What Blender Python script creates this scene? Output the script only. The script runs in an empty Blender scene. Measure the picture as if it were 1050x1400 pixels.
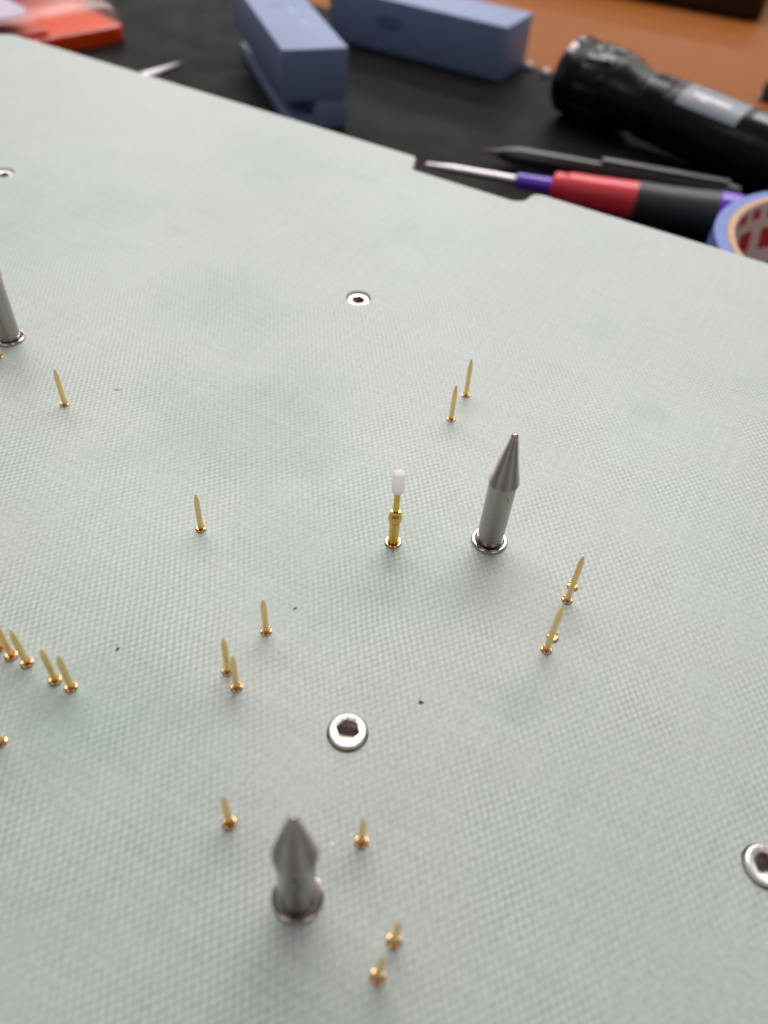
import bpy, bmesh, math, random
from mathutils import Vector, Matrix
random.seed(4)
MM = 0.001
S = bpy.context.scene

# ------------------------------------------------------------------ camera
PITCH, ROLL, CAM_H = math.radians(47.057), math.radians(-5.192), 105.8 * MM
cd = bpy.data.cameras.new("camera"); cam = bpy.data.objects.new("camera", cd); S.collection.objects.link(cam)
fwd = Vector((0, math.cos(PITCH), -math.sin(PITCH)))
r0 = Vector((1, 0, 0)); d0 = Vector((0, -math.sin(PITCH), -math.cos(PITCH)))
rt = math.cos(ROLL) * r0 + math.sin(ROLL) * d0
dn = -math.sin(ROLL) * r0 + math.cos(ROLL) * d0
m = Matrix((rt, -dn, -fwd)).transposed().to_4x4(); m.translation = Vector((0, 0, CAM_H))
cam.matrix_world = m
cd.sensor_fit = 'VERTICAL'; cd.sensor_height = 34.6; cd.lens = 34.6 * 1060 / 1400
cd.clip_start = 0.005; cd.clip_end = 50
cd.dof.use_dof = True; cd.dof.focus_distance = 0.143; cd.dof.aperture_fstop = cd.lens / 2.2
S.camera = cam

# ------------------------------------------------------------------ room light
w = bpy.data.worlds.new("World"); S.world = w; w.use_nodes = True
bg = w.node_tree.nodes["Background"]; bg.inputs[0].default_value = (0.93, 0.97, 1.0, 1); bg.inputs[1].default_value = 0.14

def ceiling_panel(x, y, power, sx=1.2, sy=0.6, z=1.9):
    l = bpy.data.lights.new("ceiling_panel", 'AREA'); l.shape = 'RECTANGLE'; l.size = sx; l.size_y = sy
    l.energy = power; l.color = (1.0, 0.97, 0.94)
    o = bpy.data.objects.new("ceiling_panel", l); S.collection.objects.link(o); o.location = (x, y, z)
    return o
bench = ceiling_panel(0.0, 0.80, 8.5, 1.15, 0.34, 0.80); bench.rotation_euler = (math.radians(-36), 0, 0)   # lamp under the bench shelf
for y, pw in ((1.6, 13), (3.6, 20), (6.0, 38)):
    for x in (-1.6, 0.1, 1.8):
        ceiling_panel(x, y, pw)
for x in (-1.25, 1.35):                                   # the next row, behind the photographer
    ceiling_panel(x, -1.25, 8)

vs = S.view_settings; vs.view_transform = 'Standard'; vs.look = 'None'; vs.gamma = 1; vs.exposure = 0.0
vs.use_curve_mapping = False
S.cycles.use_denoising = True
S.cycles.max_bounces = 8

# ------------------------------------------------------------------ materials
def new_mat(name):
    mt = bpy.data.materials.new(name); mt.use_nodes = True
    return mt, mt.node_tree.nodes, mt.node_tree.links, mt.node_tree.nodes["Principled BSDF"]

def simple(name, col, rough=0.5, metal=0.0, spec=0.5, var=0.0, vscale=300, bump=0.0, bscale=900, rvar=0.0, stretch=None, coat=0.0, sss=0.0):
    mt, n, l, b = new_mat(name)
    b.inputs["Base Color"].default_value = (*col, 1); b.inputs["Roughness"].default_value = rough
    b.inputs["Metallic"].default_value = metal; b.inputs["Specular IOR Level"].default_value = spec
    b.inputs["Coat Weight"].default_value = coat
    if sss:
        b.inputs["Subsurface Weight"].default_value = sss
        b.inputs["Subsurface Radius"].default_value = (1, .9, .8); b.inputs["Subsurface Scale"].default_value = 0.0016
    if var or bump or rvar:
        tc = n.new("ShaderNodeTexCoord"); mp = n.new("ShaderNodeMapping"); l.new(tc.outputs["Object"], mp.inputs[0])
        if stretch: mp.inputs["Scale"].default_value = stretch
        nz = n.new("ShaderNodeTexNoise"); nz.inputs["Scale"].default_value = vscale; nz.inputs["Detail"].default_value = 6
        l.new(mp.outputs[0], nz.inputs["Vector"])
        if var:
            mx = n.new("ShaderNodeMix"); mx.data_type = 'RGBA'
            mx.inputs["A"].default_value = (*[c * (1 - var) for c in col], 1)
            mx.inputs["B"].default_value = (*[min(1, c * (1 + var)) for c in col], 1)
            l.new(nz.outputs["Fac"], mx.inputs["Factor"]); l.new(mx.outputs["Result"], b.inputs["Base Color"])
        if rvar:
            mr = n.new("ShaderNodeMapRange"); mr.inputs[1].default_value = .3; mr.inputs[2].default_value = .7
            mr.inputs[3].default_value = max(.02, rough - rvar); mr.inputs[4].default_value = rough + rvar
            l.new(nz.outputs["Fac"], mr.inputs[0]); l.new(mr.outputs[0], b.inputs["Roughness"])
        if bump:
            n2 = n.new("ShaderNodeTexNoise"); n2.inputs["Scale"].default_value = bscale; n2.inputs["Detail"].default_value = 4
            l.new(mp.outputs[0], n2.inputs["Vector"])
            bp = n.new("ShaderNodeBump"); bp.inputs["Strength"].default_value = bump; bp.inputs["Distance"].default_value = 0.0002
            l.new(n2.outputs["Fac"], bp.inputs["Height"]); l.new(bp.outputs[0], b.inputs["Normal"])
    return mt

STAINS = [(-78, 95, 24, .55), (-45, 76, 20, .55), (-29.4, 169, 7, .28), (-6, 64.7, 4.5, .6), (-11, 146, 5, .2), (-110, 125, 18, .4), (-165, 150, 14, .35), (-150, 200, 20, .25), (-60, 30, 14, .3)]
def weave_material():
    """woven glass laminate: plain weave of .577 x .794 mm threads, smudged, slightly translucent"""
    mt, n, l, b = new_mat("woven_glass_laminate")
    def math_(op, a, c=None, d=None):
        q = n.new("ShaderNodeMath"); q.operation = op
        for i, v in enumerate((a, c, d)):
            if v is None: continue
            if isinstance(v, (int, float)): q.inputs[i].default_value = v
            else: l.new(v, q.inputs[i])
        return q.outputs[0]
    def noise(vec, scale, detail=2.0, rough=.5):
        q = n.new("ShaderNodeTexNoise"); q.inputs["Scale"].default_value = scale; q.inputs["Detail"].default_value = detail
        q.inputs["Roughness"].default_value = rough; l.new(vec, q.inputs["Vector"]); return q
    def ramp(val, a, c, lo=0.0, hi=1.0):
        q = n.new("ShaderNodeMapRange"); q.inputs[1].default_value = a; q.inputs[2].default_value = c
        q.inputs[3].default_value = lo; q.inputs[4].default_value = hi; l.new(val, q.inputs[0]); return q.outputs[0]
    tc = n.new("ShaderNodeTexCoord"); co = tc.outputs["Object"]
    wn = noise(co, 55, 3.0)                              # threads wander
    sub = n.new("ShaderNodeVectorMath"); sub.operation = 'SUBTRACT'; l.new(wn.outputs["Color"], sub.inputs[0]); sub.inputs[1].default_value = (.5, .5, .5)
    sc = n.new("ShaderNodeVectorMath"); sc.operation = 'SCALE'; l.new(sub.outputs[0], sc.inputs[0]); sc.inputs["Scale"].default_value = 0.0013
    ad = n.new("ShaderNodeVectorMath"); ad.operation = 'ADD'; l.new(co, ad.inputs[0]); l.new(sc.outputs[0], ad.inputs[1])
    sx = n.new("ShaderNodeSeparateXYZ"); l.new(ad.outputs[0], sx.inputs[0])
    su = math_('SINE', math_('MULTIPLY', sx.outputs[0], math.pi / 0.000600))
    sv = math_('SINE', math_('MULTIPLY', sx.outputs[1], math.pi / 0.000820))
    cell = math_('MULTIPLY', su, sv)                     # -1 .. 1 checker of crossings
    cell01 = math_('POWER', ramp(cell, -1, 1), 1.25)
    # each crossing a little different
    vary = noise(co, 1300, 1.0)
    def along(scale):                                    # whole threads a shade lighter or darker
        mp = n.new("ShaderNodeMapping"); mp.inputs["Scale"].default_value = scale; l.new(ad.outputs[0], mp.inputs[0])
        return noise(mp.outputs[0], 1.0, 2.0).outputs["Fac"]
    thr = math_('ADD', along((1700, 45, 1)), along((45, 1250, 1)))      # 0 .. 2
    patch = noise(co, 38, 5.0, .65)                      # resin-rich and dry zones
    amp = ramp(patch.outputs["Fac"], .38, .64, .10, 1.0)
    tcol = math_('MULTIPLY', math_('SUBTRACT', cell01, .5), math_('MULTIPLY', amp, .95))
    tcol = math_('ADD', tcol, math_('MULTIPLY', math_('SUBTRACT', vary.outputs["Fac"], .5), .6))
    tcol = math_('ADD', tcol, math_('MULTIPLY', math_('SUBTRACT', thr, 1.0), .34))
    fac = math_('ADD', tcol, .5)
    mx = n.new("ShaderNodeMix"); mx.data_type = 'RGBA'; l.new(fac, mx.inputs["Factor"]); mx.clamp_factor = True
    mx.inputs["A"].default_value = (0.300, 0.330, 0.308, 1); mx.inputs["B"].default_value = (0.562, 0.600, 0.572, 1)
    # soft greenish mottling of the laminate, and hand smudges
    sm = noise(co, 13, 5.0, .62); smf = ramp(sm.outputs["Fac"], .52, .70, 0, .55)
    mx2 = n.new("ShaderNodeMix"); mx2.data_type = 'RGBA'; mx2.blend_type = 'MULTIPLY'; l.new(smf, mx2.inputs["Factor"])
    l.new(mx.outputs["Result"], mx2.inputs["A"]); mx2.inputs["B"].default_value = (.75, .90, .86, 1)
    st = noise(co, 46, 3.0, .5); stf = ramp(st.outputs["Fac"], .60, .74, 0, .5)
    mx3 = n.new("ShaderNodeMix"); mx3.data_type = 'RGBA'; mx3.blend_type = 'MULTIPLY'; l.new(stf, mx3.inputs["Factor"])
    l.new(mx2.outputs["Result"], mx3.inputs["A"]); mx3.inputs["B"].default_value = (.82, .90, .84, 1)
    # greener zones where the resin is thicker: centre and radius in metres on the board
    wob = noise(co, 60, 4.0, .6)
    last = mx3.outputs["Result"]
    for cx, cy, rr, am in STAINS:
        dv = n.new("ShaderNodeVectorMath"); dv.operation = 'DISTANCE'; l.new(co, dv.inputs[0]); dv.inputs[1].default_value = (cx * MM, cy * MM, 0)
        dd = math_('ADD', dv.outputs["Value"], math_('MULTIPLY', math_('SUBTRACT', wob.outputs["Fac"], .5), rr * MM * 1.6))
        q = n.new("ShaderNodeMapRange"); q.interpolation_type = 'SMOOTHSTEP'; l.new(dd, q.inputs[0])
        q.inputs[1].default_value = rr * MM * 1.25; q.inputs[2].default_value = rr * MM * .35; q.inputs[3].default_value = 0; q.inputs[4].default_value = am
        mq = n.new("ShaderNodeMix"); mq.data_type = 'RGBA'; mq.blend_type = 'MULTIPLY'; l.new(q.outputs[0], mq.inputs["Factor"])
        l.new(last, mq.inputs["A"]); mq.inputs["B"].default_value = (.70, .83, .79, 1); last = mq.outputs["Result"]
    # sparse pale dust
    vo = n.new("ShaderNodeTexVoronoi"); vo.inputs["Scale"].default_value = 130; l.new(co, vo.inputs["Vector"])
    vsep = n.new("ShaderNodeSeparateColor"); l.new(vo.outputs["Color"], vsep.inputs[0])
    du = math_('MULTIPLY', math_('LESS_THAN', vo.outputs["Distance"], math_('MULTIPLY', vsep.outputs[1], .028)), math_('GREATER_THAN', vsep.outputs[0], .55))
    mx4 = n.new("ShaderNodeMix"); mx4.data_type = 'RGBA'; l.new(math_('MULTIPLY', du, .7), mx4.inputs["Factor"])
    l.new(last, mx4.inputs["A"]); mx4.inputs["B"].default_value = (.82, .84, .83, 1)
    l.new(mx4.outputs["Result"], b.inputs["Base Color"])
    b.inputs["Specular IOR Level"].default_value = 0.5
    l.new(ramp(sm.outputs["Fac"], .35, .7, .48, .38), b.inputs["Roughness"])
    bp = n.new("ShaderNodeBump"); bp.inputs["Strength"].default_value = 0.3; bp.inputs["Distance"].default_value = 0.00006
    hgt = math_('ADD', math_('MULTIPLY', cell01, amp), math_('MULTIPLY', vary.outputs["Fac"], .5))
    l.new(hgt, bp.inputs["Height"]); l.new(bp.outputs[0], b.inputs["Normal"])
    return mt

def brushed(name, col, rough, bands=2200, var=.08, aniso=0.0):
    """turned metal: fine rings round the axis plus faint streaks"""
    mt, n, l, b = new_mat(name)
    b.inputs["Metallic"].default_value = 1
    if aniso:                                             # lathe grooves: highlights run along the axis
        tg = n.new("ShaderNodeTangent"); tg.direction_type = 'RADIAL'; tg.axis = 'Z'; l.new(tg.outputs[0], b.inputs["Tangent"])
        b.inputs["Anisotropic"].default_value = aniso; b.inputs["Anisotropic Rotation"].default_value = .25
    tc = n.new("ShaderNodeTexCoord"); mp = n.new("ShaderNodeMapping"); mp.inputs["Scale"].default_value = (60, 60, bands)
    l.new(tc.outputs["Object"], mp.inputs[0])
    nz = n.new("ShaderNodeTexNoise"); nz.inputs["Scale"].default_value = 1; nz.inputs["Detail"].default_value = 4; l.new(mp.outputs[0], nz.inputs["Vector"])
    n2 = n.new("ShaderNodeTexNoise"); n2.inputs["Scale"].default_value = 420; n2.inputs["Detail"].default_value = 6; l.new(tc.outputs["Object"], n2.inputs["Vector"])
    mx = n.new("ShaderNodeMix"); mx.data_type = 'RGBA'; l.new(n2.outputs["Fac"], mx.inputs["Factor"])
    mx.inputs["A"].default_value = (*[c * (1 - var) for c in col], 1); mx.inputs["B"].default_value = (*[min(1, c * (1 + var)) for c in col], 1)
    l.new(mx.outputs["Result"], b.inputs["Base Color"])
    mr = n.new("ShaderNodeMapRange"); mr.inputs[1].default_value = .35; mr.inputs[2].default_value = .65
    mr.inputs[3].default_value = rough * .9; mr.inputs[4].default_value = rough * 1.15; l.new(n2.outputs["Fac"], mr.inputs[0]); l.new(mr.outputs[0], b.inputs["Roughness"])
    bp = n.new("ShaderNodeBump"); bp.inputs["Strength"].default_value = .12; bp.inputs["Distance"].default_value = .00002
    l.new(nz.outputs["Fac"], bp.inputs["Height"]); l.new(bp.outputs[0], b.inputs["Normal"])
    return mt

def clear_plastic():
    mt, n, l, b = new_mat("clear_plastic")
    b.inputs["Base Color"].default_value = (1, .97, .96, 1); b.inputs["Roughness"].default_value = .2
    b.inputs["Transmission Weight"].default_value = 1; b.inputs["IOR"].default_value = 1.18
    return mt

def wood():
    mt, n, l, b = new_mat("brown_wood")
    tc = n.new("ShaderNodeTexCoord"); mp = n.new("ShaderNodeMapping"); mp.inputs["Scale"].default_value = (4, 60, 4); mp.inputs["Rotation"].default_value = (0, 0, .45)
    l.new(tc.outputs["Object"], mp.inputs[0])
    nz = n.new("ShaderNodeTexNoise"); nz.inputs["Scale"].default_value = 1.6; nz.inputs["Detail"].default_value = 7; l.new(mp.outputs[0], nz.inputs["Vector"])
    mx = n.new("ShaderNodeMix"); mx.data_type = 'RGBA'; l.new(nz.outputs["Fac"], mx.inputs["Factor"])
    mx.inputs["A"].default_value = (.22, .070, .016, 1); mx.inputs["B"].default_value = (.28, .092, .022, 1)
    l.new(mx.outputs["Result"], b.inputs["Base Color"]); b.inputs["Roughness"].default_value = .5; b.inputs["Specular IOR Level"].default_value = .06
    return mt

def nylon():
    """milky plastic that glows with the light behind it"""
    mt, n, l, b = new_mat("white_nylon")
    b.inputs["Base Color"].default_value = (.98, .945, .95, 1); b.inputs["Roughness"].default_value = .4
    tr = n.new("ShaderNodeBsdfTranslucent"); tr.inputs[0].default_value = (1.0, .975, .98, 1)
    ms = n.new("ShaderNodeMixShader"); ms.inputs[0].default_value = .62
    l.new(b.outputs[0], ms.inputs[1]); l.new(tr.outputs[0], ms.inputs[2])
    l.new(ms.outputs[0], n["Material Output"].inputs["Surface"])
    return mt

M = dict(
    plate=weave_material(),
    gold=brushed("gold_plating", (.95, .68, .30), .22, 1500, .06),
    gold_rich=brushed("bright_gold_plating", (.90, .56, .14), .14, 1500, .05),
    gold_ring=simple("polished_gold", (.93, .56, .30), .15, 1.0, rvar=.05, vscale=900),
    steel=brushed("turned_steel", (.38, .357, .328), .27, 2600, .07),
    steel_cone=brushed("turned_steel_cone", (.46, .42, .39), .48, 5200, .06, .97),
    chrome=simple("polished_nickel", (.66, .56, .53), .12, 1.0, rvar=.05, vscale=500),
    nib=simple("worn_steel_nib", (.44, .38, .36), .2, 1.0, rvar=.06, vscale=900),
    screw=simple("zinc_plated_steel", (.80, .76, .80), .38, 1.0, rvar=.08, vscale=900, bump=.15, bscale=3000),
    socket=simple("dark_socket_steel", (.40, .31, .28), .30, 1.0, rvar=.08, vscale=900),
    bore=simple("bored_laminate", (.60, .63, .52), .6, var=.15, vscale=900, bump=.3, bscale=2500),
    cap=nylon(),
    mat=simple("black_rubber_mat", (.009, .0075, .0075), .5, 0, spec=.035, rvar=.06, vscale=60, bump=.25, bscale=1600),
    wood=wood(),
    blue=simple("blue_grey_paint", (.18, .225, .385), .5, 0, var=.08, vscale=120, bump=.1, bscale=900),
    blue_dark=simple("worn_print", (.115, .14, .30), .5),
    blue_light=simple("pale_scuff", (.32, .36, .60), .5),
    black=simple("black_anodised", (.006, .005, .006), .30, 0, spec=.2, rvar=.08, vscale=300),
    black_gloss=simple("black_plastic", (.006, .005, .006), .22, 0, spec=.4, rvar=.06, vscale=200),
    black_soft=simple("black_rubber", (.018, .017, .02), .5, 0, bump=.1, bscale=1200),
    smoke=simple("grey_smoked_plastic", (.022, .02, .022), .2, 0, spec=.5),
    label_grey=simple("grey_label", (.16, .18, .22), .4, 0, var=.06),
    print_white=simple("white_print", (.75, .72, .74), .5),
    clip_highlight=simple("grey_clip_highlight", (.16, .15, .16), .2, 0, spec=.7),
    bezel=simple("dark_bezel", (.10, .09, .095), .16, 1.0),
    lens=simple("lamp_glass", (.3, .3, .33), .08, 0, spec=.8),
    steel_bg=simple("bright_steel", (.66, .60, .64), .34, 1.0, rvar=.06),
    purple=simple("purple_plastic", (.13, .03, .50), .22, 0, spec=.6),
    red=simple("red_plastic", (.70, .035, .058), .35, 0, spec=.5, var=.06),
    tape=simple("blue_tape", (.13, .19, .48), .55, 0, var=.1, vscale=400, stretch=(1, 1, 12)),
    card=simple("tan_cardboard", (.55, .33, .20), .7, 0, var=.1, vscale=500),
    liner=simple("pale_core_liner", (.82, .68, .66), .6, 0, var=.05, vscale=300),
    red_ink=simple("red_ink", (.55, .03, .04), .6, 0, var=.15, vscale=700),
    orange=simple("orange_plastic", (.68, .050, .004), .4, 0, spec=.25),
    orange_in=simple("orange_insert", (.50, .05, .02), .45, 0),
    clear=clear_plastic(),
    paper=simple("lavender_paper", (.46, .40, .52), .7, 0, var=.12, vscale=200),
    paper_mark=simple("beige_print", (.45, .27, .2), .7),
    frame=simple("dark_fixture_frame", (.03, .03, .033), .5),
    fleck_blue=simple("blue_lint", (.03, .05, .12), .8), fleck_dark=simple("dark_lint", (.05, .045, .05), .8),
    fleck_grey=simple("grey_hair", (.2, .21, .2), .8), pen_tip=simple("brown_pen_tip", (.10, .05, .02), .5), fleck_white=simple("white_lint", (.85, .86, .86), .6), glassy=simple("clear_bead", (.7, .68, .7), .15, 0, spec=.8),
)

# ------------------------------------------------------------------ helpers
col = S.collection
def link(name, bm, mat, parent=None, smooth=True, angle=32):
    me = bpy.data.meshes.new(name); bmesh.ops.recalc_face_normals(bm, faces=bm.faces[:])
    if smooth:
        for f in bm.faces: f.smooth = True
    bm.to_mesh(me); bm.free()
    if smooth: me.set_sharp_from_angle(angle=math.radians(angle))
    for mt in (mat if isinstance(mat, (list, tuple)) else [mat]): me.materials.append(mt)
    o = bpy.data.objects.new(name, me); col.objects.link(o)
    if parent: o.parent = parent
    return o
def empty(name, loc, rz=0):
    o = bpy.data.objects.new(name, None); col.objects.link(o); o.location = loc; o.rotation_euler = (0, 0, rz); o.empty_display_size = .004
    return o
def tag(o, label, cat, group=None):
    o["label"] = label; o["category"] = cat
    if group: o["group"] = group
    return o
def lathe(prof, segs=40, closed=False, bm=None, mi=0):
    """profile of (radius mm, z mm), turned about z"""
    bm = bm or bmesh.new(); rings = []
    for r, z in prof:
        if r < 1e-6: rings.append([bm.verts.new((0, 0, z * MM))])
        else: rings.append([bm.verts.new((r * MM * math.cos(2 * math.pi * k / segs), r * MM * math.sin(2 * math.pi * k / segs), z * MM)) for k in range(segs)])
    pairs = list(zip(rings, rings[1:])) + ([(rings[-1], rings[0])] if closed else [])
    for a, b in pairs:
        for k in range(segs):
            k2 = (k + 1) % segs
            vs_ = [a[k % len(a)], a[k2 % len(a)], b[k2 % len(b)], b[k % len(b)]]
            u = []
            for v in vs_:
                if v not in u: u.append(v)
            if len(u) >= 3:
                f = bm.faces.new(u); f.material_index = mi
    return bm
def arc(cx, cz, r, a0, a1, n=6):
    return [(cx + r * math.cos(math.radians(a0 + (a1 - a0) * k / n)), cz + r * math.sin(math.radians(a0 + (a1 - a0) * k / n))) for k in range(n + 1)]
def box(bm, x0, x1, y0, y1, z0, z1, bev=0.0, seg=2):
    r = bmesh.ops.create_cube(bm, size=1)
    for v in r['verts']:
        v.co = Vector(((x0 + x1) / 2 + v.co.x * (x1 - x0), (y0 + y1) / 2 + v.co.y * (y1 - y0), (z0 + z1) / 2 + v.co.z * (z1 - z0))) * MM
    if bev:
        es = list({e for v in r['verts'] for e in v.link_edges})
        bmesh.ops.bevel(bm, geom=es, offset=bev * MM, segments=seg, profile=.5, affect='EDGES')
    return bm
def prism(pts, z0, z1, bev=0.0, bm=None):
    bm = bm or bmesh.new()
    lo = [bm.verts.new((x * MM, y * MM, z0 * MM)) for x, y in pts]; hi = [bm.verts.new((x * MM, y * MM, z1 * MM)) for x, y in pts]
    fs = [bm.faces.new(lo[::-1]), bm.faces.new(hi)]
    n = len(pts)
    for k in range(n): fs.append(bm.faces.new((lo[k], lo[(k + 1) % n], hi[(k + 1) % n], hi[k])))
    if bev:
        es = [e for f in fs[:2] for e in f.edges]
        bmesh.ops.bevel(bm, geom=es, offset=bev * MM, segments=2, profile=.5, affect='EDGES')
    return bm
def fillet(pts, rad):
    """round each corner of a 2D polygon; rad is one radius per corner"""
    out = []; n = len(pts)
    for i in range(n):
        p = Vector(pts[i]); a = Vector(pts[i - 1]); b = Vector(pts[(i + 1) % n]); r = rad[i]
        if r <= 0: out.append(tuple(p)); continue
        da = (a - p).normalized(); db = (b - p).normalized(); half = da.angle(db) / 2
        t = r / math.tan(half); c = p + (da + db).normalized() * (r / math.sin(half))
        s = p + da * t; e = p + db * t
        a0 = math.atan2(s.y - c.y, s.x - c.x); a1 = math.atan2(e.y - c.y, e.x - c.x)
        d = (a1 - a0 + math.pi) % (2 * math.pi) - math.pi
        for k in range(9): out.append((c.x + r * math.cos(a0 + d * k / 8), c.y + r * math.sin(a0 + d * k / 8)))
    return out
def copy_tree(o, parent=None):
    c = o.copy(); col.objects.link(c); c.parent = parent
    for ch in list(o.children): copy_tree(ch, c)
    return c

# ------------------------------------------------------------------ setting: desk, mat
DESK = -43.0; MAT = -40.0
EDGE = math.radians(-26.3)                                # direction of the board's far edge
bm = bmesh.new(); box(bm, -1500, 1500, -900, 1600, DESK - 30, DESK)
o = link("desk", bm, M['wood'], smooth=False); o["kind"] = "structure"

MAT_ANG = math.radians(-31.0)
mat = link("desk_mat", prism([(-620, -640), (620, -640), (620, 0), (-620, 0)], 0, MAT - DESK, .8), M['mat'], smooth=False)
mat.location = (0 * MM, 529 * MM, DESK * MM); mat.rotation_euler = (0, 0, MAT_ANG)
tag(mat, "black rubber mat lying on the brown desk under the board", "mat")

# ------------------------------------------------------------------ the board
def board():
    root = empty("fixture_board", (0, 0, 0), EDGE)
    tag(root, "large pale green woven fibreglass board with a notch in its far edge", "board")
    N0 = 231.0
    pts = [(-302, -140), (230, -140), (230, N0), (-72.5, N0), (-72.5, N0 - 9.3), (-110.5, N0 - 9.3), (-114, N0), (-302, N0)]
    out = fillet(pts, [6, 6, 6, 3.4, 4.2, .9, 2.0, 8])
    ca, sa = math.cos(-EDGE), math.sin(-EDGE)
    bm = bmesh.new(); n = len(out)
    # inset loop for the small chamfer
    ins = []
    for k in range(n):
        p, a, b = Vector(out[k]), Vector(out[k - 1]), Vector(out[(k + 1) % n])
        e = (b - a).normalized(); ins.append((p.x - e.y * .45, p.y + e.x * .45))
    top = [bm.verts.new((x * MM, y * MM, 0)) for x, y in ins]
    sid = [bm.verts.new((x * MM, y * MM, -.4 * MM)) for x, y in out]
    bot = [bm.verts.new((x * MM, y * MM, -9.5 * MM)) for x, y in out]
    edges = [bm.edges.new((top[k], top[(k + 1) % n])) for k in range(n)]
    walls = []
    for hx, hy in SCREWS:
        lx, ly = hx * ca - hy * sa, hx * sa + hy * ca
        R_ = 3.08; seg = 48
        def ring(r, z): return [bm.verts.new(((lx + r * math.cos(2 * math.pi * q / seg)) * MM, (ly + r * math.sin(2 * math.pi * q / seg)) * MM, z * MM)) for q in range(seg)]
        h0, h1, h2 = ring(R_ + .15, 0), ring(R_, -.15), ring(R_, -4.4)
        edges += [bm.edges.new((h0[q], h0[(q + 1) % seg])) for q in range(seg)]
        walls.append((h0, h1, h2))
    res = bmesh.ops.triangle_fill(bm, edges=edges, use_beauty=True, use_dissolve=False)
    for k in range(n):
        k2 = (k + 1) % n
        bm.faces.new((top[k], sid[k], sid[k2], top[k2])); bm.faces.new((sid[k], bot[k], bot[k2], sid[k2]))
    bm.faces.new(bot)
    for h0, h1, h2 in walls:
        for q in range(48):
            q2 = (q + 1) % 48
            for a, b in ((h0, h1), (h1, h2)):
                f = bm.faces.new((a[q], a[q2], b[q2], b[q])); f.material_index = 1
        f = bm.faces.new(h2); f.material_index = 1
    link("panel", bm, [M['plate'], M['bore']], root, smooth=False)
    bm = bmesh.new(); box(bm, -286, 214, -124, 205, MAT, -9.5, 2); link("support_frame", bm, M['frame'], root, smooth=False)
    return root
SCREWS = [(-2.4, 53.7), (-11.2, 170.5), (-120.3, 220.0), (55.5, 39.8)]
board()

# ------------------------------------------------------------------ socket screws
def make_screw():
    root = empty("socket_screw", (0, 0, 0))
    # z = 0 is the top of the head
    bm = bmesh.new(); seg = 36
    def ring(r, z, hexa=0.0):
        vs_ = []
        for k in range(seg):
            a = 2 * math.pi * k / seg; rr = r
            if hexa:
                q = (a + math.pi / 6) % (math.pi / 3) - math.pi / 6; rr = r * (1 - hexa) + hexa * (r * .93 / math.cos(q))
            vs_.append(bm.verts.new((rr * MM * math.cos(a), rr * MM * math.sin(a), z * MM)))
        return vs_
    L = [ring(2.68, -4.1), ring(2.75, -4.0), ring(2.75, -.24), ring(2.68, -.09), ring(2.50, 0), ring(1.78, -.01), ring(1.66, -.07, 1)]
    for a, b in zip(L, L[1:]):
        for k in range(seg): bm.faces.new((a[k], a[(k + 1) % seg], b[(k + 1) % seg], b[k]))
    bm.faces.new(L[0])
    link("head", bm, M['screw'], root, angle=25)
    bm = bmesh.new(); L = [ring(1.66, -.07, 1), ring(1.60, -.2, 1), ring(1.56, -1.8, 1), ring(.9, -2.0)]
    for a, b in zip(L, L[1:]):
        for k in range(seg): bm.faces.new((a[k], a[(k + 1) % seg], b[(k + 1) % seg], b[k]))
    c = bm.verts.new((0, 0, -2.1 * MM))
    for k in range(seg): bm.faces.new((L[-1][k], L[-1][(k + 1) % seg], c))
    link("hex_socket", bm, M['socket'], root, angle=25)
    return root
sc_lab = ["bright socket head screw in the counterbore just beyond the blurred near steel pin",
          "small socket head screw alone in the far middle of the board",
          "socket head screw cut off by the left picture edge, far up the board",
          "bright socket head screw cut off by the right picture edge"]
sproto = make_screw()
for i, (x, y) in enumerate(SCREWS):
    s = sproto if i == 0 else copy_tree(sproto)
    s.location = (x * MM, y * MM, (.75, -.55, -.55, .7)[i] * MM); s.rotation_euler = (0, 0, (.35, .9, .2, 1.2)[i])
    tag(s, sc_lab[i], "screw", "socket head screws sunk in the board")

# ------------------------------------------------------------------ gold test probes
def receptacle(name="receptacle", R_=.97, r=.66, h=.34, parent=None):
    p = [(r, -3), (r, h * .45)] + arc(r + .10, h * .6, .10, 180, 90, 3)[1:] + [(R_ - .20, h * .88)] + arc(R_ - .2, h * .88 - .2, .2, 90, -20, 5)[1:] + [(R_ - .04, -.05), (R_ - .3, -.05), (R_ - .3, -3)]
    return link(name, lathe(p, 36, closed=True), M['gold_ring'], parent)
def plunger(h, parent, r=.50):
    bm = lathe([(.0, -2.6), (r, -2.6), (r, h - 2.0)], 24)
    bm.verts.ensure_lookup_table()
    base = [v for v in bm.verts if abs(v.co.z - (h - 2.0) * MM) < 1e-7]
    base.sort(key=lambda v: math.atan2(v.co.y, v.co.x))
    mid, top_ = [], []
    for v in base:
        a = math.atan2(v.co.y, v.co.x); q = (a + math.pi / 4) % (math.pi / 2) - math.pi / 4
        k = .5 / math.cos(q) + .5
        mid.append(bm.verts.new((r * .60 * k * MM * math.cos(a), r * .60 * k * MM * math.sin(a), (h - .95) * MM)))
        top_.append(bm.verts.new((.085 * MM * math.cos(a), .085 * MM * math.sin(a), (h - .07) * MM)))
    t = bm.verts.new((0, 0, h * MM)); n = len(base)
    for k in range(n):
        k2 = (k + 1) % n
        bm.faces.new((base[k], base[k2], mid[k2], mid[k])); bm.faces.new((mid[k], mid[k2], top_[k2], top_[k])); bm.faces.new((top_[k], top_[k2], t))
    link("plunger", bm, M['gold'], parent, angle=24)
    # barrel rim of the probe just inside the receptacle
    link("barrel", lathe([(.51, -2.5), (.51, -.05), (.62, -.05), (.62, -2.5)], 28, closed=True), M['gold_rich'], parent)
def make_probe(h, name="test_probe"):
    root = empty(name, (0, 0, 0)); receptacle(parent=root); plunger(h, root); return root

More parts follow.
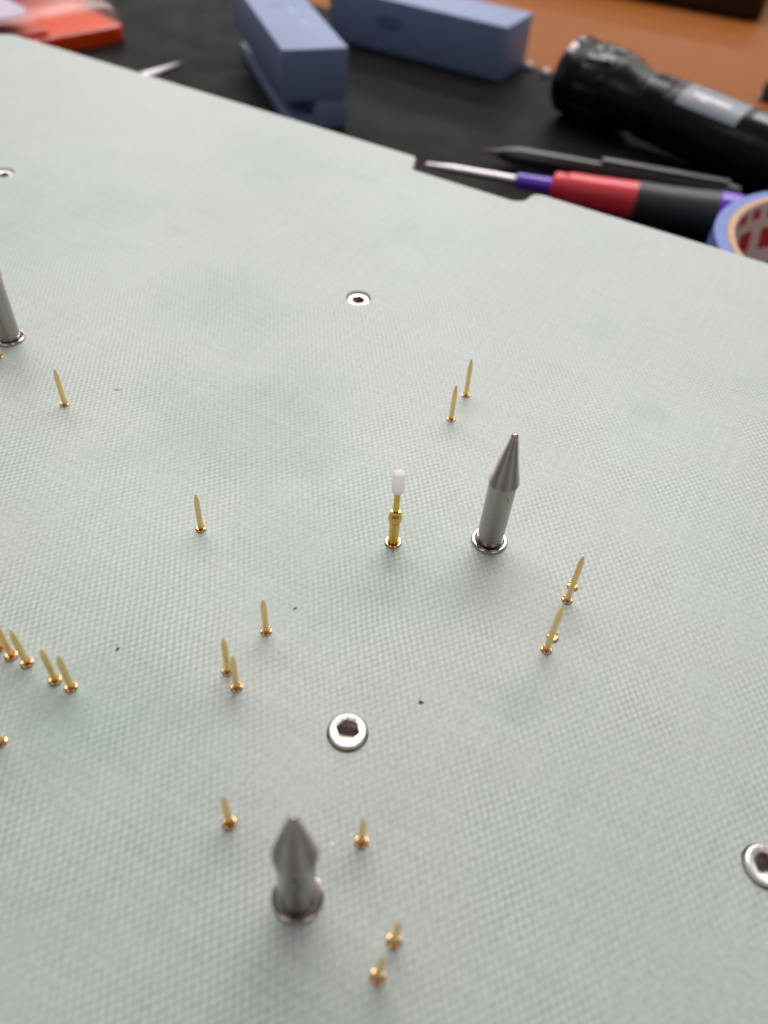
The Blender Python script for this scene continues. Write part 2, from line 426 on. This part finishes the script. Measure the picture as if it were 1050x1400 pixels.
G = "thin gold test probes standing in the board"
probes = [  # x, y (mm), tip height, label
    (15.5, 135.5, 9.7, "thin gold probe, the farther of the close pair beyond the sharp steel pin"),
    (12.3, 127.0, 8.9, "thin gold probe, the nearer of the close pair beyond the sharp steel pin"),
    (32.7, 81.8, 11.9, "tall gold probe right of the sharp steel pin, upper of the two tall ones"),
    (28.3, 71.3, 12.1, "tall gold probe right of the sharp steel pin, lower of the two tall ones"),
    (-17.2, 69.9, 8.85, "single thin gold probe up and right of the overlapping pair near the middle"),
    (-21.8, 62.1, 8.85, "thin gold probe, the rear one of the overlapping pair left of the middle screw"),
    (-19.9, 59.4, 9.0, "thin gold probe, the front one of the overlapping pair left of the middle screw"),
    (-52.2, 60.3, 9.2, "thin gold probe third in the left row, just before the gap"),
    (-47.0, 57.8, 8.7, "thin gold probe first after the gap in the left row"),
    (-44.3, 56.9, 8.4, "thin gold probe at the right end of the left row"),
    (-16.9, 39.1, 8.45, "thin gold probe just left of the blurred near steel pin"),
    (1.0, 38.2, 8.15, "thin gold probe just right of the blurred near steel pin"),
    (6.0, 26.6, 8.25, "blurred gold probe, the farther of the two at the bottom of the picture"),
    (4.3, 22.6, 8.8, "blurred gold probe nearest to the camera, at the bottom of the picture"),
    (-67.4, 120.5, 9.2, "thin gold probe leaning left near the steel pin at the left edge"),
    (-32.4, 90.3, 8.85, "lone thin gold probe left of the white tipped probe"),
    (-57.4, 62.6, 9.0, "gold probe cut off by the left picture edge, first of the left row"),
    (-55.0, 61.3, 9.0, "thin gold probe second in the left row, beside the picture edge"),
    (-51.1, 47.4, 8.8, "gold probe below the left row, only its collar in the picture"),
    (-86.5, 134.0, 9.0, "gold probe at the left edge under the steel pin's collar, mostly cut off"),
]
protos = {}
for i, (x, y, h, lab) in enumerate(probes):
    key = round(h * 2) / 2
    if key not in protos: protos[key] = p = make_probe(h)
    else: p = copy_tree(protos[key])
    p.location = (x * MM, y * MM, random.choice((0, .02, .05, .08, .18)) * MM)
    p.rotation_euler = (random.uniform(-.014, .014), random.uniform(-.014, .014), random.uniform(0, 6.28))
    tag(p, lab, "test probe", G)

for x, y, lab in ((33.9, 84.9, "low gold ring in the board behind the upper tall gold probe"), (29.5, 73.8, "low gold ring in the board behind the lower tall gold probe")):
    e = empty("empty_receptacle", (x * MM, y * MM, .12 * MM)); receptacle("ring", parent=e)
    link("barrel", lathe([(.0, -1.2), (.45, -1.2), (.45, .1), (.60, .1), (.60, -1.6), (0, -1.6)], 28), M['gold_rich'], e)
    tag(e, lab, "receptacle", "gold receptacle rings without a visible probe")

# white tipped probe
p = empty("capped_probe", (2.11 * MM, 91.2 * MM, 0)); p.rotation_euler = (.004, -.012, .3)
tag(p, "gold probe with a white nylon cap left of the sharp steel pin", "test probe")
receptacle("receptacle", 1.5, 1.02, .5, p)
link("barrel", lathe([(0, -2.5), (.92, -2.5), (.92, 5.65), (1.0, 5.75)], 32), M['gold_rich'], p)
bm = lathe([(1.0, 5.75), (1.22, 6.25), (1.24, 7.15), (.98, 7.75), (.86, 7.95), (.90, 8.2), (.82, 8.5), (.58, 8.55)], 10)
link("collar", bm, M['gold_rich'], p, angle=20)
link("plunger", lathe([(.56, 8.4), (.56, 13.6)], 24), M['gold_rich'], p)
link("cap", lathe([(0, 13.3), (.72, 13.3)] + arc(.78, 13.58, .28, -90, 0, 5)[1:] + [(1.09, 14.6), (1.08, 17.1)] + arc(.66, 17.3, .42, 0, 80, 6) + [(0, 17.80)], 36), M['cap'], p)

# ------------------------------------------------------------------ steel guide pins
def make_guide():
    root = empty("guide_pin", (0, 0, 0))
    link("shaft", lathe([(0, -3), (2.38, -3), (2.38, 15.0), (2.46, 15.25)], 64), M['steel'], root)
    link("cone_tip", lathe([(2.34, 15.1), (2.58, 15.22), (2.66, 15.42), (2.66, 15.75), (.66, 25.0)], 72), M['steel_cone'], root, angle=9)
    link("nib", lathe([(.66, 25.0), (.62, 25.1)] + arc(0, 25.24, .62, 0, 90, 8), 32), M['nib'], root)
    pr = [(2.62, -3), (2.62, .35)] + arc(2.80, .42, .18, 180, 90, 3)[1:] + arc(3.0, .30, .30, 90, -25, 6) + [(3.1, -.05), (2.9, -.05), (2.9, -3)]
    link("collar", lathe(pr, 64, closed=True), M['chrome'], root)
    return root
g = make_guide()
gl = [(19.55, 93.7, "sharp grey steel guide pin with a cone tip, right of the white tipped probe"),
      (-6.46, 30.7, "blurred steel guide pin with a cone tip nearest to the camera"),
      (-86.9, 141.0, "steel guide pin cut off by the left picture edge")]
for i, (x, y, lab) in enumerate(gl):
    q = g if i == 0 else copy_tree(g)
    q.location = (x * MM, y * MM, 0); q.rotation_euler = (0, 0, 1.7 * i); tag(q, lab, "guide pin", "steel guide pins in the board")
nick = link("scratch", prism([(-.09, -.5), (.06, -.42), (.10, .45), (-.02, .5)], 0, .02), M['fleck_dark'], g, smooth=False)
nick.location = (1.02 * MM, -2.165 * MM, 13.1 * MM); nick.rotation_euler = (math.radians(90), math.radians(-28), math.radians(25.2))

# ------------------------------------------------------------------ lint on the board
for x, y, a, ln, wd, mt, lab in [
    (-39.5, 64.2, 1.2, .75, .35, 'fleck_blue', "tiny dark blue fleck on the board right of the left row of probes"),
    (-13.2, 74.9, .7, .70, .22, 'fleck_blue', "tiny dark fleck on the board up and right of the lone probe near the middle"),
    (8.2, 59.7, 0, .85, .45, 'fleck_dark', "tiny dark grey fleck on the board right of the middle screw"),
    (-58.3, 126.6, .1, 1.5, .06, 'fleck_grey', "short thin grey hair on the board right of the upper left gold probe"),
    (-2.8, 37.5, 1.1, .55, .35, 'fleck_white', "tiny white speck on the board beside the probe near the blurred steel pin")]:
    pts = [(ln * .5 * math.cos(t) * (1 + .18 * math.sin(3 * t + x)), wd * .5 * math.sin(t) * (1 + .2 * math.cos(2 * t + y))) for t in [k * math.pi / 6 for k in range(12)]]
    f = link("lint_fleck", prism(pts, .0, .10, .02), M[mt], smooth=False); f.location = (x * MM, y * MM, .02 * MM); f.rotation_euler = (0, 0, a)
    tag(f, lab, "fleck")

# ------------------------------------------------------------------ blue-grey blocks
A1 = math.radians(22.5)
b1 = empty("upper_block", (-61.8 * MM, 368.8 * MM, -27.4 * MM), A1)
tag(b1, "blue grey block with a pale worn top lying on the stepped block", "block")
bm = bmesh.new(); box(bm, 0, 30, 0, 110, 0, 21.4, .7); link("body", bm, M['blue'], b1, angle=40)
for i, (x, y, lx, ly, mt) in enumerate([(9, 62, 6.5, 2.4, 'blue_dark'), (19.5, 29, 2.4, 2.2, 'blue_light'), (18.8, 34, 1.6, 6, 'blue_light'), (17.4, 48, 1.6, 12, 'blue_light')]):
    pp = fillet([(x, y), (x + lx, y), (x + lx, y + ly), (x, y + ly)], [.8] * 4); link("printed_mark", prism(pp, 21.4, 21.43), M[mt], b1, smooth=False)
b0 = empty("stepped_block", (-61.8 * MM, 368.8 * MM, MAT * MM), A1)
tag(b0, "blue grey block with a stepped edge at the bottom of the stack", "block")
prof = [(2.2, 0), (30, 0), (30, 12.5), (15, 12.5), (15, 5.2), (2.2, 5.2)]
bm = bmesh.new()
va = [bm.verts.new((x * MM, .6 * MM, z * MM)) for x, z in prof]; vb = [bm.verts.new((x * MM, 108 * MM, z * MM)) for x, z in prof]
bm.faces.new(va); bm.faces.new(vb[::-1])
for k in range(6): bm.faces.new((va[k], vb[k], vb[(k + 1) % 6], va[(k + 1) % 6]))
bmesh.ops.bevel(bm, geom=bm.edges[:], offset=.5 * MM, segments=2, profile=.5, affect='EDGES')
link("body", bm, M['blue'], b0, angle=40)
b2 = empty("long_block", (41.3 * MM, 461 * MM, MAT * MM), math.radians(-26.2))
tag(b2, "long blue grey block lying behind the stacked blocks", "block")
bm = bmesh.new(); box(bm, -110, 0, 0, 35, 0, 26.0, .7); link("body", bm, M['blue'], b2, angle=40)
pp = fillet([(-78, 8), (-62, 8), (-62, 15), (-78, 15)], [3] * 4)
mk = link("printed_mark", prism(pp, 0, .03), M['blue_dark'], b2, smooth=False); mk.rotation_euler = (math.radians(90), 0, 0); mk.location = (0, 0, 3 * MM)

# ------------------------------------------------------------------ flashlight
def turned(parent_pos, direction, roll=0.0, name="part"):
    """empty whose local z runs along the axis of a lying turned thing"""
    e = empty(name, [c * MM for c in parent_pos])
    q = Vector(direction).normalized().to_track_quat('Z', 'Y'); e.rotation_mode = 'QUATERNION'; e.rotation_quaternion = q
    return e
fl = turned((73.5, 425.0, MAT + 17.6), (.735, -.677, -.025), name="flashlight")
tag(fl, "black flashlight with a grey label lying on the mat at right", "flashlight")
head = lathe([(0, 1.5), (14.6, 1.5), (15.4, 0), (16.4, 0), (16.9, .8), (16.9, 8), (16.3, 8.6), (16.3, 10), (16.9, 10.6), (16.9, 29), (16.2, 31.5), (13.9, 37), (13.2, 44)], 48)
hd = link("head", head, M['black'], fl)
link("lens", lathe([(0, 1.9), (14.5, 1.9), (14.5, 1.6)], 40), M['lens'], hd)
link("bezel", lathe([(15.4, -.1), (16.3, -.6), (17.4, .6), (17.4, 4.2), (16.95, 4.6), (16.95, 1.0)], 48), M['bezel'], hd)
lv = fl.rotation_quaternion.inverted() @ Vector((-.22, -.30, .92)); UPA = math.atan2(lv.y, lv.x)
for k in range(12):                                        # cooling flats round the head
    a = 2 * math.pi * k / 12
    bm = bmesh.new(); box(bm, 16.3, 17.5, -3.0, 3.0, 12.5, 25.5, .6)
    for v in bm.verts: v.co = Matrix.Rotation(a, 4, 'Z') @ v.co
    link("grip_rib", bm, M['black_gloss'], hd)
neck = [(13.4, 44)]
for k in range(4): neck += [(14.3, 45.2 + k * 2.6), (14.3, 46.6 + k * 2.6), (13.1, 47.0 + k * 2.6), (13.1, 47.6 + k * 2.6)]
link("neck", lathe(neck, 40), M['black_gloss'], fl)
link("body", lathe([(13.1, 55), (14.5, 56), (14.7, 57), (14.7, 108), (14.1, 109), (14.1, 111), (14.7, 112), (14.7, 134), (13, 138), (0, 138)], 48), M['black'], fl)
def shell_patch(name, r, a0, a1, z0, z1, mat, parent, th=.12, n=10):
    bm = bmesh.new(); rows = []
    for rr in (r, r + th):
        for z in (z0, z1):
            rows.append([bm.verts.new((rr * MM * math.cos(a0 + (a1 - a0) * k / n), rr * MM * math.sin(a0 + (a1 - a0) * k / n), z * MM)) for k in range(n + 1)])
    i0, i1, o0, o1 = rows
    for k in range(n):
        for A, B in ((i0, i1), (o0, o1), (i0, o0), (i1, o1)): bm.faces.new((A[k], A[k + 1], B[k + 1], B[k]))
    for k in (0, n): bm.faces.new((i0[k], i1[k], o1[k], o0[k]))
    return link(name, bm, mat, parent, smooth=False)
lv = fl.rotation_quaternion.inverted() @ Vector((-.22, -.30, .92)); UPA = math.atan2(lv.y, lv.x)
lb = shell_patch("label", 14.7, UPA - .5, UPA + .5, 62, 92, M['label_grey'], fl)
for z0, z1, a0, a1 in ((13, 17, .16, .30), (13.5, 16, -.16, .02), (18.5, 22, .12, .22), (19, 23.5, -.02, .08), (18, 21, -.20, -.10), (24, 25.5, .0, .2)):
    shell_patch("head_print", 17.52, UPA + a0, UPA + a1, z0, z1, M['label_grey'], hd, .05, 3)
zz = 67.0
while zz < 85:                                             # the small white word on the label, too blurred to read
    wl = random.uniform(1.0, 1.7); hh = random.choice((.10, .10, .16))
    shell_patch("letter", 14.83, UPA - .08, UPA - .08 + hh + .06, zz, zz + wl, M['print_white'], lb, .04, 2); zz += wl + .45
shell_patch("side_print", 14.7, UPA - .3, UPA + .05, 96, 106, M['label_grey'], fl, .06)
clip = bmesh.new(); box(clip, -1, 1, -8, 8, 0, 2, .5)
cl = link("lanyard_ring", lathe([(4.2, -1), (5.4, -1), (5.4, 1), (4.2, 1)], 24, closed=True), M['steel_bg'], fl); cl.location = (0, 0, 141 * MM); cl.rotation_euler = (math.pi / 2, 0, 0)
clip.free()

# ------------------------------------------------------------------ screwdriver, pen
sd = turned((4.6, 330, MAT + 7.4), (.972, -.235, .016), name="screwdriver")
tag(sd, "small screwdriver with purple and red handle lying along the notch", "screwdriver")
link("blade", lathe([(0, 0), (.7, 0), (1.1, 6), (1.6, 10), (1.7, 40)], 20), M['steel_bg'], sd)
link("ferrule", lathe([(1.7, 38), (2.5, 38.3), (3.0, 39), (3.3, 54)], 24), M['purple'], sd)
link("red_collar", lathe([(3.3, 53), (5.0, 53.2), (5.9, 54.2), (5.9, 57.6), (5.6, 58.2), (6.5, 59.5), (6.7, 70), (7.3, 86), (7.3, 87)], 32), M['red'], sd)
link("grip", lathe([(7.1, 86.8), (7.7, 87), (7.8, 98), (8.4, 110), (8.9, 117), (8.9, 118)], 32), M['black_soft'], sd)
link("end_cap", lathe([(8.7, 117.8), (9.2, 118.2), (9.3, 124), (8.8, 127), (6.5, 129), (0, 129.4)], 32), M['purple'], sd)
pn = turned((29.4, 357, MAT + 4.6), (.974, -.223, .003), name="pen")
tag(pn, "slim dark pen lying behind the screwdriver", "pen")
link("tip", lathe([(0, 0), (.5, .2), (.8, 3), (1.7, 7)], 20), M['pen_tip'], pn)
link("barrel", lathe([(1.7, 7), (2.6, 9), (3.9, 16), (4.1, 40), (4.1, 55)], 28), M['smoke'], pn)
link("cap", lathe([(4.1, 55), (4.5, 55.3), (4.6, 108), (4.0, 111), (0, 112)], 28), M['smoke'], pn)
bm = bmesh.new(); box(bm, -1.4, 1.4, 4.9, 5.7, 52, 106, .3); link("clip", bm, M['clip_highlight'], pn)  # clip in paler grey, painting the soft highlight line along the pen

# ------------------------------------------------------------------ tape roll
tp = empty("tape_roll", (151 * MM, 244 * MM, MAT * MM))
tag(tp, "roll of blue tape with red printing inside its core, at the right edge", "tape roll")
TH = 26
link("tape", lathe([(45.8, 0), (49.8, 0), (50, .3), (50, TH - .3), (49.8, TH), (45.8, TH)], 96, closed=True), M['tape'], tp)
link("core", lathe([(43.6, -.0), (45.7, 0), (45.7, TH + .2), (43.6, TH + .2)], 96, closed=True), M['card'], tp)
ln_ = link("core_liner", lathe([(43.3, .4), (43.55, .4), (43.55, TH - .1), (43.3, TH - .1)], 96, closed=True), M['liner'], tp)
def ink(a0, a1, z0, z1, slant=0.0):
    bm = bmesh.new(); n = 6
    rows = [[bm.verts.new((rr * MM * math.cos(a0 + (a1 - a0) * k / n + s), rr * MM * math.sin(a0 + (a1 - a0) * k / n + s), z * MM)) for k in range(n + 1)] for rr in (43.32, 43.15) for z, s in ((z0, 0), (z1, slant))]
    for k in range(n):
        for A, B in ((0, 1), (2, 3), (0, 2), (1, 3)): bm.faces.new((rows[A][k], rows[A][k + 1], rows[B][k + 1], rows[B][k]))
    for k in (0, n): bm.faces.new((rows[0][k], rows[1][k], rows[3][k], rows[2][k]))
    link("red_print", bm, M['red_ink'], ln_, smooth=False)
a = math.radians(20)
while a < math.radians(340):
    wd = random.choice((.10, .14, .2)); ink(a, a + wd, 20, 24, .03); a += wd + .09
a = math.radians(20)
while a < math.radians(340):
    wd = random.choice((.16, .26, .36)); ink(a, a + wd, 7, 15.5, .05); a += wd + .12

# ------------------------------------------------------------------ orange case
oc = empty("blade_case", (-164.5 * MM, 473 * MM, MAT * MM), math.radians(48.0))
tag(oc, "orange plastic case with a clear lid at the upper left", "case")
outl = fillet([(-120, 0), (0, 0), (0, 74), (-120, 74)], [6, 6, 6, 6])
link("tray", prism(outl, 0, 7.5, 1.0), M['orange'], oc, angle=40)
ins_ = fillet([(-108, 6), (-40, 6), (-40, 66), (-108, 66)], [4] * 4)
link("insert", prism(ins_, 7.5, 9.5, .4), M['orange_in'], oc, angle=40)
outl2 = fillet([(-119, 1), (-1, 1), (-1, 73), (-119, 73)], [5.5] * 4)
lid = bmesh.new(); n = len(outl2)
def off(d): return [(x + (-60 - x) * d / 60, y + (37 - y) * d / 37) for x, y in outl2]
loops = [(off(0), 7.6), (off(.6), 14), (off(2.2), 16.6), (off(4.5), 17.4)]
inner = [(off(.9), 7.6), (off(1.5), 13.8), (off(3.0), 15.8), (off(4.7), 16.5)]
def mk(ls): return [[lid.verts.new((x * MM, y * MM, z * MM)) for x, y in L] for L, z in ls]
O_, I_ = mk(loops), mk(inner)
for R_ in (O_, I_):
    for A, B in zip(R_, R_[1:]):
        for k in range(n): lid.faces.new((A[k], A[(k + 1) % n], B[(k + 1) % n], B[k]))
    lid.faces.new(R_[-1])
for k in range(n): lid.faces.new((O_[0][k], O_[0][(k + 1) % n], I_[0][(k + 1) % n], I_[0][k]))
ld = link("lid", lid, M['clear'], oc, angle=50)
pl = fillet([(-112, 8), (-46, 8), (-46, 66), (-112, 66)], [10] * 4)
lab_ = link("paper_label", prism(pl, 17.45, 17.6), M['paper'], ld, smooth=False)
for k in range(9):
    x = random.uniform(-104, -58); y = random.uniform(12, 58); s_ = random.uniform(3, 7)
    link("printed_mark", prism(fillet([(x, y), (x + s_ * 1.6, y), (x + s_ * 1.6, y + s_), (x, y + s_)], [1] * 4), 17.6, 17.64), M['paper_mark'], lab_, smooth=False)

# ------------------------------------------------------------------ knife blade, box, small bits
kb = empty("knife_blade", (-127 * MM, 443 * MM, MAT * MM), math.radians(236))
tag(kb, "pointed bright steel blade tip showing over the far board edge", "blade")
bm = bmesh.new()
o_ = [(0, 0), (16, -1.4), (60, -2.4), (60, 2.6), (24, 2.4)]
bm = prism(o_, .6, 1.5)
link("blade", bm, M['steel_bg'], kb, smooth=False)
link("edge_bevel", prism([(.5, .2), (24, 2.4), (60, 2.6), (60, 3.8), (22, 3.6)], .6, 1.0), M['steel_bg'], kb, smooth=False)
link("tang", prism([(60, -5), (110, -5), (110, 5), (60, 5)], 0, 6, 1), M['black_soft'], kb, smooth=False)

bx_ = empty("black_case", (229 * MM, 634 * MM, DESK * MM), math.radians(-21))
tag(bx_, "black rounded case at the top edge beyond the flashlight", "case")
link("shell", prism(fillet([(-190, 0), (0, 0), (0, 120), (-190, 120)], [9] * 4), 1.5, 24, 2.5), M['black_gloss'], bx_, angle=45)
for fx, fy in ((-180, 10), (-10, 10), (-180, 110), (-10, 110)):
    ft = link("foot", lathe([(0, 0), (4, 0), (4, 2), (0, 2)], 20), M['black_soft'], bx_); ft.location = (fx * MM, fy * MM, 0)

kn = empty("rubber_knob", (197 * MM, 481 * MM, DESK * MM))
tag(kn, "dark round rubber knob at the right picture edge behind the flashlight", "knob")
link("dome", lathe([(0, 0), (6.5, 0), (7.2, .8), (7.2, 7), (6.4, 9.4), (4, 10.8), (0, 11.2)], 32), M['black_soft'], kn)
link("washer", lathe([(7.1, 0), (8.2, 0), (8.2, 1.4), (7.1, 1.6)], 32, closed=True), M['smoke'], kn)
for x, y, lab in ((58.8, 487, "tiny clear bead on the mat nearer the long blue block"), (67.5, 478.5, "tiny clear bead on the mat nearer the flashlight head")):
    bd = link("clear_bead", lathe([(0, 0), (1.6, 0), (2.3, .8), (2.3, 2.2), (1.4, 3.2), (.6, 3.3), (.5, 2.6), (0, 2.6)], 18), M['glassy'])
    bd.location = (x * MM, y * MM, MAT * MM); tag(bd, lab, "bead", "tiny clear beads on the mat")
